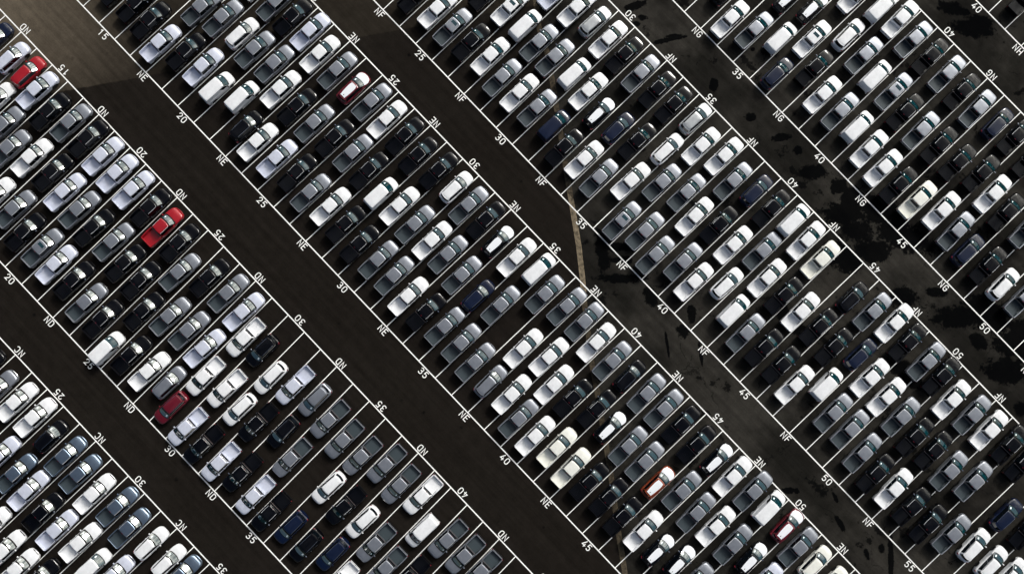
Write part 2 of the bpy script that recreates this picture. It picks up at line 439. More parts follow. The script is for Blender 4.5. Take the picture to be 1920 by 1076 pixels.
def crossover(c, film=False):
    P = PAINT[c][1]
    t = root('crossover_car')
    tab = [(-2.32, 0.60, 0.78, 0.80), (-2.25, 0.74, 0.90, 0.93), (-2.10, 0.84, 0.98, 1.00), (-1.8, 0.89, 1.01, 1.00), (-1.2, 0.905, 1.02, 1.0), (0.6, 0.905, 1.01, 1.0), (1.2, 0.90, 0.98, 1.01),
           (1.6, 0.89, 0.93, 0.965), (1.9, 0.86, 0.88, 0.92), (2.08, 0.79, 0.81, 0.86), (2.2, 0.69, 0.73, 0.78), (2.28, 0.56, 0.66, 0.69), (2.33, 0.38, 0.60, 0.62)]
    v, f = shell(tab, -2.32, 2.33, (1.42, -1.35), r=0.40, zb=0.28)
    new_obj('body', v, f, P, t)
    tf = lambda x: interp(tab, x)
    v, f = up(surf_patch(tf, 1.12, 2.10, 0.74, 0.62, 0.013, 0.20))
    new_obj('hood', v, f, P, t)
    v, f = up(surf_patch(tf, 0.95, 1.17, 0.76, 0.77, 0.005, 0.19, 3, 8))
    new_obj('cowl', v, f, TRIM, t)
    rw = 0.52 if film else 0.57
    H = House([(1.015, 1.30, 1.08, 0.81, -2.16, -1.98, 0.74), (1.085, 1.20, 0.99, 0.79, -2.10, -1.92, 0.72), (1.50, 0.50, 0.40, 0.64, -1.88, -1.76, rw+0.02),
               (1.585, 0.44, 0.35, 0.62, -1.86, -1.74, rw), (1.618, 0.36, 0.28, 0.58, -1.81, -1.70, rw-0.04), (1.634, 0.22, 0.09, 0.48, -1.68, -1.60, rw-0.12), (1.645, -0.2, -0.25, 0.22, -1.2, -1.18, 0.2)])
    v, f = H.build(); new_obj('cab', v, f, P, t)
    v, f = H.patch('F', 0.02, 2.4, -0.99, 0.99, 0.007, n=10); new_obj('windshield_seal', v, f, TRIM, t)
    v, f = H.patch('F', 1.0, 2.40, -0.94, 0.94, 0.014, n=10); ws = new_obj('windshield', v, f, GLASS, t)
    v, f = H.patch('F', 1.25, 1.6, 0.54, 0.75, 0.020, n=2, m=1); new_obj('paper', v, f, PAPER, ws)
    v, f = H.patch('B', 0.6, 2.2, -0.86, 0.86, 0.012, n=8); new_obj('rear_window', v, f, SIDEGLASS, t)
    for s in (1, -1):
        v, f = H.patch('S', 0.35, 2.15, 0.03, 0.41, 0.010, s, 4); new_obj('side_window', v, f, SIDEGLASS, t)
        v, f = H.patch('S', 0.35, 2.15, 0.425, 0.95, 0.010, s, 5); new_obj('side_window', v, f, SIDEGLASS, t)
        if not film:
            rows = []
            for i in range(11):
                b = 0.05+0.88*i/10; p = H.S(3.2, b, s); h = 0.035*math.sin(math.pi*i/10)**0.5 if 0 < i < 10 else 0
                rows.append([(p.x, p.y+dy*s, p.z+dz+h) for dy, dz in ((-0.02, -0.01), (-0.016, 0.012), (0.012, 0.012), (0.018, -0.012))])
            v, f = grid(rows, s > 0); new_obj('roof_rail', v, f, TRIM if c in 'WGSLI' else CHROME, t)
    # tailgate spoiler
    rows = []
    for i in range(9):
        a = -1+2*i/8; y = 0.58*a; x = -1.86+0.10*a*a
        rows.append([(x+0.10, y, 1.575), (x, y, 1.595), (x-0.12, y, 1.565), (x-0.11, y, 1.545), (x+0.05, y, 1.52)])
    v, f = grid(rows, True); new_obj('spoiler', v, f, P, t)
    for x0, nm in ((2.36, 'front_bumper'), (-2.38, 'rear_bumper')):
        rows = []
        d = 1 if x0 > 0 else -1
        for i in range(13):
            a = -1+2*i/12; x = x0-d*0.40*abs(a)**3; y = 0.86*a
            rows.append([(x-d*0.06, y, 0.30), (x, y, 0.34), (x, y, 0.50), (x-d*0.04, y, 0.56), (x-d*0.20, y*0.96, 0.57)])
        v, f = grid(rows, d < 0); new_obj(nm, v, f, P, t)
    lamps(t, 2.16, 0.78, 0.80, -2.27, 0.84, 0.96, True)
    for s in (1, -1):
        mirror(0.78, s*0.86, 1.10, CHROME if c in 'K' else P, t)
        for x in (-0.1, -1.0):
            v, f = bevelbox(x, x+0.16, -0.016, 0.016, 0.90, 0.93, 0.008)
            new_obj('door_handle', [(a, b+s*0.925, d) for a, b, d in v], f, CHROME if c in 'KGL' else P, t)
        wheel(1.42, s*0.78, t, 0.34, 0.22); wheel(-1.35, s*0.78, t, 0.34, 0.22)
    if film:
        v, f = up(surf_patch(tf, 1.18, 2.22, 0.74, 0.50, 0.032, 0.20, 8, 10, 0.030, lambda u: 0.74+0.09*math.sin(min(u*1.6, 1)*math.pi/2)-0.30*max(0, u-0.68)**1.3/0.3))
        new_obj('hood_film', v, f, FILM, t)
        nr = 8; rows = []
        for i in range(nr+1):
            u = i/nr; x = 0.30+(-1.74-0.30)*u; w = 0.615+(0.49-0.615)*u
            w *= 1-0.10*(max(0, 1-u*6))**2
            row = []
            for j in range(7):
                a = -1+2*j/6
                row.append((x-0.10*a*a*(1-u), a*w, 1.662-0.055*a**4-0.02*(2*u-1)**4))
            rows.append(row)
        v, f = up(grid(rows))
        n = 6; m = nr
        per = [i for i in range(n+1)] + [j*(n+1)+n for j in range(1, m+1)] + [m*(n+1)+i for i in range(n-1, -1, -1)] + [j*(n+1) for j in range(m-1, 0, -1)]
        N = len(v); v += [(v[i][0], v[i][1], v[i][2]-0.03) for i in per]
        for k in range(len(per)):
            k2 = (k+1) % len(per); f.append((per[k2], N+k2, N+k, per[k]))
        new_obj('roof_film', v, f, FILM, t)
        v, f = bevelbox(-1.60, -1.44, -0.03, 0.03, 1.64, 1.69, 0.012); new_obj('antenna', v, f, TRIM, t)
    return t

def van(c):
    P = PAINT[c][1]
    t = root('cargo_van')
    tab = [(-2.26, 0.80, 1.05, 1.05), (-2.20, 0.87, 1.10, 1.08), (-1.8, 0.91, 1.12, 1.08), (0.9, 0.91, 1.12, 1.08), (1.35, 0.905, 1.08, 1.10), (1.7, 0.89, 1.0, 1.05),
           (1.95, 0.85, 0.92, 0.98), (2.1, 0.78, 0.83, 0.89), (2.2, 0.67, 0.74, 0.79), (2.27, 0.50, 0.64, 0.67)]
    v, f = shell(tab, -2.26, 2.27, (1.48, -1.35), r=0.38, zb=0.28)
    new_obj('body', v, f, P, t)
    tf = lambda x: interp(tab, x)
    v, f = up(surf_patch(tf, 1.36, 2.02, 0.74, 0.64, 0.013, 0.16)); new_obj('hood', v, f, P, t)
    v, f = up(surf_patch(tf, 1.18, 1.41, 0.77, 0.78, 0.005, 0.15, 3, 8)); new_obj('cowl', v, f, TRIM, t)
    H = House([(1.11, 1.52, 1.32, 0.84, -2.24, -2.18, 0.84), (1.175, 1.43, 1.24, 0.83, -2.22, -2.16, 0.825), (1.72, 0.86, 0.76, 0.77, -2.14, -2.08, 0.78),
               (1.815, 0.79, 0.70, 0.75, -2.11, -2.05, 0.76), (1.85, 0.73, 0.64, 0.70, -2.07, -2.01, 0.71), (1.865, 0.6, 0.48, 0.60, -1.96, -1.92, 0.60), (1.875, 0.1, 0.0, 0.3, -1.4, -1.36, 0.3)])
    v, f = H.build(); new_obj('cab', v, f, P, t)
    v, f = H.patch('F', 0.02, 2.4, -0.99, 0.99, 0.007, n=10); new_obj('windshield_seal', v, f, TRIM, t)
    v, f = H.patch('F', 1.0, 2.35, -0.93, 0.93, 0.014, n=10); ws = new_obj('windshield', v, f, GLASS, t)
    v, f = H.patch('F', 1.25, 1.6, 0.54, 0.74, 0.020, n=2, m=1); new_obj('paper', v, f, PAPER, ws)
    for s in (1, -1):
        v, f = H.patch('S', 0.6, 2.1, 0.03, 0.26, 0.010, s, 4); new_obj('side_window', v, f, SIDEGLASS, t)
        rows = []
        for i in range(9):   # pressed gutter along the roof side
            b = 0.03+0.94*i/8; p = H.S(3.3, b, s)
            rows.append([(p.x, p.y+dy*s, p.z+dz) for dy, dz in ((-0.02, -0.004), (-0.015, 0.012), (0.006, 0.012), (0.014, -0.012))])
        v, f = grid(rows, s > 0); new_obj('roof_moulding', v, f, P, t)
        mirror(1.08, s*0.88, 1.22, TRIM, t)
        wheel(1.48, s*0.79, t, 0.33, 0.21); wheel(-1.35, s*0.79, t, 0.33, 0.21)
    for x0, nm in ((2.30, 'front_bumper'), (-2.32, 'rear_bumper')):
        rows = []
        d = 1 if x0 > 0 else -1
        k = 0.36 if d > 0 else 0.12
        for i in range(13):
            a = -1+2*i/12; x = x0-d*k*abs(a)**3; y = 0.87*a
            rows.append([(x-d*0.06, y, 0.30), (x, y, 0.34), (x, y, 0.50), (x-d*0.04, y, 0.55), (x-d*0.18, y*0.97, 0.56)])
        v, f = grid(rows, d < 0); new_obj(nm, v, f, TRIM if d < 0 else P, t)
    lamps(t, 2.06, 0.80, 0.84, -2.28, 0.86, 1.10)
    return t

# ---------------------------------------------------------------- layout of the yard (metres; x along the rows, y across them)
VEH = ("KT,NC,22,64.16,-38.74 GT,NC,23,67.13,-39.37 WT,NC,24,69.90,-38.62 ST,NC,25,73.25,-44.55 WT,NC,25,72.82,-38.24 DT,NC,26,76.18,-44.50 "
       "KA,NC,26,75.80,-38.57 WT,NC,27,78.75,-51.18 ST,NC,27,78.77,-44.79 DT,NC,27,78.82,-38.70 WT,NC,28,82.04,-51.78 KT,NC,28,81.89,-45.25 "
       "DT,NC,28,81.63,-38.87 WT,NC,29,84.81,-52.10 ST,NC,29,84.63,-45.48 WT,NC,29,84.56,-39.27 KT,NC,30,87.41,-50.99 WT,NC,30,87.69,-44.46 "
       "DT,NC,30,87.63,-38.27 WV,NC,31,90.82,-45.32 DT,NC,31,90.51,-38.96 ST,NC,32,93.38,-44.25 WA,NC,32,93.72,-38.53 WA,NC,33,96.71,-38.44 "
       "DT,NC,34,98.96,-38.34 BA,ND,12,35.12,-10.38 SA,ND,13,38.32,-10.54 WA,ND,14,40.82,-15.24 RA,ND,14,41.02,-10.34 GT,ND,15,43.85,-16.81 "
       "ST,ND,15,43.49,-10.91 GT,ND,16,46.47,-18.21 KT,ND,16,46.50,-11.53 WT,ND,17,49.46,-23.63 WT,ND,17,49.17,-17.03 GT,ND,17,49.32,-10.61 "
       "GT,ND,18,52.44,-22.80 KT,ND,18,52.28,-16.34 KT,ND,18,52.24,-10.41 KT,ND,19,55.33,-23.80 ST,ND,19,55.10,-16.94 ST,ND,19,55.06,-10.57 "
       "GTs,ND,20,58.24,-23.58 GT,ND,20,57.95,-17.13 ST,ND,20,57.84,-10.74 ST,ND,21,60.91,-23.73 KT,ND,21,60.78,-17.33 ST,ND,21,60.71,-10.68 "
       "KT,ND,22,63.84,-23.45 GT,ND,22,63.73,-16.77 KT,ND,22,63.77,-10.63 GT,ND,23,66.89,-24.21 KT,ND,23,66.65,-17.48 RT,ND,23,66.55,-11.21 "
       "KT,ND,24,69.74,-24.10 KT,ND,24,69.49,-17.56 KT,ND,24,69.42,-10.99 WV,ND,25,72.68,-26.31 KT,ND,25,72.49,-19.83 GT,ND,25,72.07,-13.45 "
       "KT,ND,26,75.36,-24.59 GT,ND,26,75.20,-17.96 KT,ND,26,75.06,-11.23 WT,ND,27,78.33,-24.36 GT,ND,27,78.06,-17.43 GT,ND,27,78.03,-10.88 "
       "GA,ND,28,80.99,-23.70 ST,ND,28,80.94,-17.57 ST,ND,28,80.98,-11.08 MA-,ND,29,83.34,-25.66 WT-,ND,29,83.50,-20.08 WT-,ND,29,83.44,-13.32 "
       "ST-,ND,30,86.47,-25.83 WT-,ND,30,86.38,-19.23 KA-,ND,30,85.98,-12.87 KT-,ND,31,89.37,-25.89 WA-,ND,31,89.29,-19.78 WA-,ND,31,89.08,-14.38 "
       "ST-,ND,32,92.36,-25.80 KT-,ND,32,92.02,-19.31 ST-,ND,32,91.83,-12.93 KT-,ND,33,95.08,-24.80 KA-,ND,33,94.93,-17.75 GA-,ND,33,94.77,-12.34 "
       "ST-,ND,34,98.16,-25.49 GT-,ND,34,97.97,-19.19 GT-,ND,34,97.75,-12.67 KT-,ND,35,100.94,-25.51 GT-,ND,35,100.71,-13.06 BA-,ND,36,103.97,-24.96 "
       "WA-,ND,36,103.67,-18.38 GT-,ND,36,103.69,-12.84 KA-,ND,37,106.84,-25.11 KT-,ND,37,106.65,-18.43 GT-,ND,37,106.43,-11.36 BA-,ND,38,109.82,-23.50 "
       "WA-,ND,38,109.51,-18.21 GT-,ND,38,109.41,-11.82 WT-,ND,39,112.70,-25.19 GT-,ND,39,112.45,-18.81 WT-,ND,39,112.19,-10.77 GT-,ND,40,115.42,-19.80 "
       "WV-,ND,40,115.24,-13.71 KT-,ND,41,118.17,-18.58 GT-,ND,41,118.10,-12.19 GT-,ND,42,120.91,-11.98 GT-,ND,43,123.63,-11.80 KT,NE,13,38.14,5.11 "
       "KT,NE,14,41.05,5.12 KT,NE,15,44.06,5.30 KT,NE,16,46.77,5.14 ST,NE,17,49.72,4.08 GT,NE,17,50.00,10.79 KT,NE,18,52.61,5.69 GT,NE,18,52.76,11.81 "
       "WT,NE,18,52.68,18.25 ST,NE,19,55.51,5.90 WA,NE,19,55.71,12.10 GT,NE,19,55.88,17.92 WV,NE,20,58.55,5.26 GT,NE,20,58.34,11.98 KT,NE,20,58.61,18.13 "
       "WV,NE,21,61.54,6.72 GT,NE,21,61.32,12.53 ST,NE,21,61.43,18.45 KA,NE,22,64.49,4.56 WT,NE,22,64.15,10.91 WT,NE,22,64.30,17.40 WT,NE,23,66.95,4.41 "
       "KT,NE,23,67.13,10.92 GT,NE,23,67.28,17.56 ST,NE,24,70.08,4.73 GT,NE,24,70.08,11.04 MF,NE,24,70.20,17.41 KT,NE,25,73.07,5.35 KT,NE,25,73.11,11.62 "
       "GT,NE,25,73.03,17.95 GT,NE,26,76.01,4.85 GT,NE,26,76.03,11.96 WT,NE,26,75.90,17.82 WT,NE,27,78.92,5.44 KT,NE,27,78.97,11.89 KT,NE,27,78.90,18.02 "
       "KT,NE,28,81.78,5.32 WV,NE,28,82.02,10.92 KT,NE,28,81.79,17.53 KT,NE,29,84.75,4.88 WT,NE,29,84.72,11.61 KT,NE,29,84.88,18.08 GT,NE,30,87.73,5.20 "
       "GT,NE,30,87.67,11.42 WA,NE,30,87.83,18.09 GT,NE,31,90.49,5.27 WT,NE,31,90.55,11.58 GT,NE,31,90.51,17.79 WT,NE,32,93.50,4.78 GT,NE,32,93.14,11.82 "
       "KT,NE,32,93.27,18.08 KT,NE,33,96.37,5.06 GT,NE,33,96.14,11.31 KF,NE,33,96.22,17.26 GT,NE,34,99.23,5.50 BA,NE,34,99.34,10.86 WT,NE,34,99.19,17.64 "
       "GT,NE,35,102.08,5.56 GT,NE,35,102.06,12.20 WV,NE,35,102.10,18.50 GT,NE,36,104.95,5.18 GT,NE,36,104.83,17.03 GA,NE,37,107.94,4.79 WT,NE,37,107.77,10.57 "
       "GT,NE,37,107.76,17.94 WT,NE,38,110.83,5.71 WT,NE,38,110.68,12.12 GT,NE,38,110.56,18.20 GT,NE,39,113.53,4.29 WT,NE,39,113.52,10.24 "
       "WT,NE,39,113.39,17.51 WT,NE,40,116.44,4.30 KT,NE,40,116.31,10.79 GT,NE,40,116.33,17.37 IT,NE,41,119.27,5.25 KT,NE,41,119.24,12.00 "
       "KA,NE,41,119.16,17.49 IT,NE,42,122.23,4.78 KF,NE,42,121.99,11.52 GT,NE,42,122.07,17.65 KT,NE,43,124.98,5.24 GT,NE,43,125.10,11.62 "
       "GT,NE,43,124.85,17.88 KT,NE,44,127.93,5.66 GT,NE,44,127.82,11.80 KT,NE,44,127.70,18.03 KT,NE,45,130.76,5.28 OF,NE,45,130.83,11.07 "
       "KT,NE,45,130.71,17.74 WT,NE,46,133.73,5.88 GT,NE,46,133.46,12.60 KF,NE,46,133.72,18.19 KF,NE,47,136.65,5.50 GT,NE,47,136.55,12.05 "
       "WT,NE,47,136.47,18.22 KF,NE,48,139.40,6.42 WT,NE,48,139.36,12.60 GT,NE,48,139.45,18.80 GT,NE,49,142.41,6.01 GT,NE,49,142.36,12.61 "
       "WV,NE,49,142.22,18.71 KF,NE,50,145.30,6.76 KF,NE,50,145.15,12.93 MF,NE,50,145.35,18.79 ST,NE,51,148.20,12.06 GT,NE,51,148.01,18.08 "
       "WT,NE,52,151.09,12.32 IA,NE,52,150.81,18.17 IA,NE,53,153.97,17.87 KT,NF,23,67.18,31.20 WT,NF,24,70.30,31.68 GTs,NF,25,73.17,31.56 KT,NF,25,73.02,37.74 "
       "KT,NF,26,76.07,31.97 WTs,NF,26,76.29,38.43 WT,NF,27,79.01,32.44 WV,NF,27,79.19,38.10 ST,NF,27,78.80,43.97 GT,NF,28,81.94,31.66 GT,NF,28,81.95,37.91 "
       "WT,NF,28,82.06,44.25 WT,NF,29,84.77,31.88 GT,NF,29,84.63,38.08 LA,NF,29,84.79,44.63 GT,NF,30,87.63,32.16 WV,NF,30,87.70,38.33 WT,NF,30,87.54,44.36 "
       "BV,NF,31,90.61,32.04 WT,NF,31,90.49,38.13 KT,NF,31,90.31,44.49 KT,NF,32,93.44,31.21 KF,NF,32,93.35,37.14 GT,NF,32,93.33,44.33 WT,NF,33,96.22,31.93 "
       "BA,NF,33,96.30,37.56 KT,NF,33,96.19,44.43 GT,NF,34,99.10,31.67 KT,NF,34,99.10,38.20 KT,NF,34,98.93,44.57 WT,NF,35,102.07,34.21 WA,NF,35,102.33,40.11 "
       "LA,NF,35,102.04,45.24 GTs,NF,36,104.83,30.09 GT,NF,36,104.83,36.87 WT,NF,36,104.93,43.45 GT,NF,37,107.70,31.23 GT,NF,37,107.81,38.19 "
       "WT,NF,37,107.75,44.62 GT,NF,38,110.68,30.11 WT,NF,38,110.58,36.86 GT,NF,38,110.72,43.28 GT,NF,39,113.62,31.99 KT,NF,39,113.41,38.30 "
       "BA,NF,39,113.56,44.48 WT,NF,40,116.27,31.24 WT,NF,40,116.35,37.84 KT,NF,40,116.39,44.35 WA,NF,41,119.24,33.91 GT,NF,41,119.34,39.89 "
       "WV,NF,41,119.30,45.24 WV,NF,42,122.18,32.19 WT,NF,42,122.10,38.03 WT,NF,42,122.12,44.68 GT,NF,43,125.12,31.48 KT,NF,43,125.09,38.01 "
       "IT,NF,43,125.02,44.31 KT,NF,44,127.97,31.86 WT,NF,44,127.89,38.13 KT,NF,45,130.91,31.93 KT,NF,45,130.74,38.40 KA,NF,45,131.04,43.78 "
       "WT,NF,46,133.75,31.42 KT,NF,46,133.75,38.05 GT,NF,46,133.92,44.45 WV,NF,47,136.40,34.16 BA,NF,47,136.68,39.66 WT,NF,47,136.75,45.42 "
       "GT,NF,48,139.41,32.43 WT,NF,48,139.45,38.61 KT,NF,48,139.54,44.94 GT,NF,49,142.23,32.53 WT,NF,49,142.48,38.46 GT,NF,49,142.77,44.96 "
       "GT,NF,50,145.30,31.63 GT,NF,50,145.41,38.05 KT,NF,50,145.31,45.03 KT,NF,51,148.16,31.04 KT,NF,51,148.31,37.58 WT,NF,51,148.16,43.94 "
       "WT,NF,52,150.97,31.35 KT,NF,52,151.02,38.05 GT,NF,52,151.18,44.45 KT,NF,53,153.99,31.42 GT,NF,53,154.04,37.67 WT,NF,53,153.92,44.63 "
       "KT,NF,54,156.87,31.39 GT,NF,54,156.99,38.94 KT,NF,54,156.93,45.25 GT,NF,55,159.67,32.60 KT,NF,55,159.57,44.92 WA,NF,56,162.61,33.51 "
       "BA,NF,56,162.70,38.86 WA,NF,57,165.54,33.57 KT,NF,57,165.64,39.65 WA,NF,58,168.17,34.28 KA,NG,32,93.16,59.10 WT,NG,33,96.10,57.01 GT,NG,34,99.14,58.18 "
       "KF,NG,34,99.18,63.97 WV,NG,35,102.08,59.78 KF,NG,35,102.12,65.18 BA,NG,36,104.92,56.44 WTs,NG,36,104.83,62.57 WT,NG,36,104.69,70.39 "
       "KT,NG,37,107.64,60.26 WA,NG,37,107.57,66.15 WV,NG,37,107.88,71.47 WT,NG,38,110.67,58.67 GT,NG,38,110.70,65.76 WT,NG,38,110.56,72.17 "
       "GT,NG,39,113.63,58.79 WV,NG,39,113.50,64.93 GT,NG,39,113.50,71.56 WV,NG,40,116.49,58.93 GTs,NG,40,116.41,65.27 KT,NG,40,116.44,71.53 "
       "WT,NG,41,119.40,58.13 KT,NG,41,119.22,64.50 GT,NG,41,119.39,71.52 WT,NG,42,122.26,57.73 GT,NG,42,122.17,64.32 KT,NG,42,122.23,71.30 "
       "KT,NG,43,125.08,57.59 KT,NG,43,125.02,64.64 GT,NG,43,125.02,71.20 IT,NG,44,127.97,58.04 KT,NG,44,128.09,64.77 BA,NG,44,128.09,71.65 "
       "WT,NG,45,130.93,59.23 KT,NG,45,131.04,65.94 KT,NG,45,130.73,72.18 GT,NG,46,133.94,58.74 WT,NG,46,133.79,65.18 KT,NG,46,134.00,71.55 "
       "BA,NG,47,136.67,58.11 KT,NG,47,136.59,64.81 KT,NG,48,139.66,58.60 GT,NG,48,139.81,65.31 WA,NG,49,142.62,58.28 GT,NG,50,145.45,58.97 "
       "KT,NH,41,119.40,85.42")
TICKS = {0: [(22.5, 65.27), (23.5, 68.26), (24.5, 71.07), (25.5, 74.0), (30.5, 88.64), (31.5, 91.55), (32.5, 94.47), (33.5, 97.53), (34.5, 100.36)], 1: [(19.5, 56.4), (20.5, 59.41), (21.5, 62.26), (22.5, 65.11), (23.5, 68.13), (24.5, 70.87), (25.5, 73.78), (33.5, 97.27), (34.5, 100.06), (35.5, 103.06), (36.5, 106.0)], 2: [(11.5, 33.36), (12.5, 36.25), (13.5, 39.11), (14.5, 41.97), (23.5, 67.67), (24.5, 70.42), (25.5, 73.23), (38.5, 111.09), (39.5, 113.98), (40.5, 116.86), (41.5, 119.67), (42.5, 122.55)], 3: [(13.5, 39.2), (14.5, 42.13), (16.5, 47.79), (17.5, 50.7), (18.5, 53.6), (19.5, 56.5), (42.5, 123.29), (43.5, 126.2), (44.5, 129.06), (45.5, 131.9)], 4: [(22.5, 65.37), (23.5, 68.32), (24.5, 71.28), (25.5, 74.18), (51.5, 149.28)], 5: [(22.5, 65.35), (23.5, 68.29), (24.5, 71.25), (25.5, 74.15), (26.5, 77.07), (33.5, 97.33), (34.5, 100.25), (35.5, 103.07), (50.5, 146.44), (51.5, 149.29), (52.5, 152.16), (53.5, 155.03)], 6: [(29.5, 85.68), (30.5, 88.59), (31.5, 91.44), (43.5, 126.22), (44.5, 129.15), (45.5, 131.96), (51.5, 149.44), (52.5, 152.34)], 7: [(31.5, 91.44), (32.5, 94.36), (33.5, 97.26), (34.5, 100.14), (35.5, 103.05), (49.5, 143.69), (50.5, 146.6), (51.5, 149.51)], 8: [(39.5, 114.58), (40.5, 117.45), (41.5, 120.4), (42.5, 123.38), (43.5, 126.32)], 9: [(41.5, 120.49), (42.5, 123.37)]}
STRIP = [(76.92, 41.89), (80.25, 39.35), (83.4, 37.81), (86.13, 36.02), (88.71, 34.19), (91.77, 32.09), (95.06, 29.76), (100.04, 26.36), (103.36, 24.09), (106.53, 21.69), (109.08, 19.61), (111.9, 17.53), (114.77, 15.33), (117.72, 13.41), (120.71, 11.35), (123.55, 9.44), (126.57, 7.35), (129.45, 5.21), (132.51, 2.99), (134.41, 1.71), (136.94, -0.1)]
STAINS = [(86.66, 49.75, 1.46, 0.53, -15), (88.36, 49.49, 0.6, 0.4, 0), (88.39, 48.26, 0.53, 0.33, 0), (92.54, 49.79, 2.0, 0.33, -12), (100.55, 49.96, 0.53, 0.93, 0), (106.66, 50.48, 0.8, 0.53, 0), (111.07, 51.53, 1.2, 0.53, -10), (100.67, 56.57, 0.27, 0.27, 0), (92.66, 50.6, 1.06, 0.27, -5), (113.57, 51.85, 0.67, 0.53, 0), (116.75, 51.24, 2.13, 0.93, 0), (120.3, 52.37, 1.06, 1.06, 0), (123.25, 50.68, 2.79, 1.46, 0), (125.72, 50.11, 2.0, 1.33, 0), (126.39, 46.51, 2.53, 1.46, 0), (114.18, 78.08, 2.0, 0.8, 20), (117.68, 78.53, 2.53, 1.46, 0), (125.92, 53.95, 3.33, 1.73, 20), (130.54, 54.02, 3.99, 1.66, 20), (128.77, 49.78, 2.66, 1.33, 0), (128.05, 46.54, 2.0, 1.0, 0), (122.95, 52.27, 2.0, 2.0, 0), (142.0, 51.75, 3.46, 1.33, 0), (145.81, 51.48, 1.2, 0.93, 40), (150.62, 51.32, 2.79, 1.6, 10), (149.6, 55.46, 3.33, 2.66, 0), (137.86, 51.88, 1.33, 0.67, 0), (155.26, 49.48, 0.93, 0.93, 0), (144.12, 54.44, 3.33, 2.0, 40), (119.67, 26.16, 0.8, 0.53, 0), (123.42, 25.63, 0.2, 1.73, -8), (119.12, 28.24, 0.53, 1.2, 0), (105.78, 25.68, 0.8, 2.79, -8), (106.81, 27.43, 2.0, 0.53, 0), (108.36, 26.67, 1.33, 0.53, 0), (109.93, 25.07, 2.93, 0.6, 0), (114.12, 26.13, 0.8, 1.33, -30), (119.63, 23.55, 0.2, 1.66, -8), (119.81, 26.11, 0.67, 0.93, 0), (142.65, 21.87, 0.8, 0.4, 0), (143.42, 22.58, 0.33, 0.33, 0), (147.16, 25.48, 0.27, 0.8, -25), (149.96, 23.65, 0.33, 1.2, -30), (157.03, 25.27, 0.33, 3.06, 0), (155.48, 25.24, 0.4, 0.53, 0), (154.83, 23.43, 0.33, 0.67, -20), (142.47, 42.3, 2.66, 1.2, 40), (135.49, 48.24, 2.0, 1.46, 30), (127.87, 36.46, 2.66, 1.06, 45)]
SEAM = [(46.14, -7.78), (68.4, 26.18)]

YL = {0: -35.32, 1: -28.96, 2: -7.70, 3: 0.05, 4: 21.15, 5: 26.78, 6: 47.95, 7: 53.70, 8: 75.13, 9: 80.94}
def tickx(k, s):
    T = TICKS[k]
    if s <= T[0][0]: return T[0][1]+(s-T[0][0])*2.9
    for a, b in zip(T, T[1:]):
        if s <= b[0]: return a[1]+(b[1]-a[1])*(s-a[0])/(b[0]-a[0])
    return T[-1][1]+(s-T[-1][0])*2.9

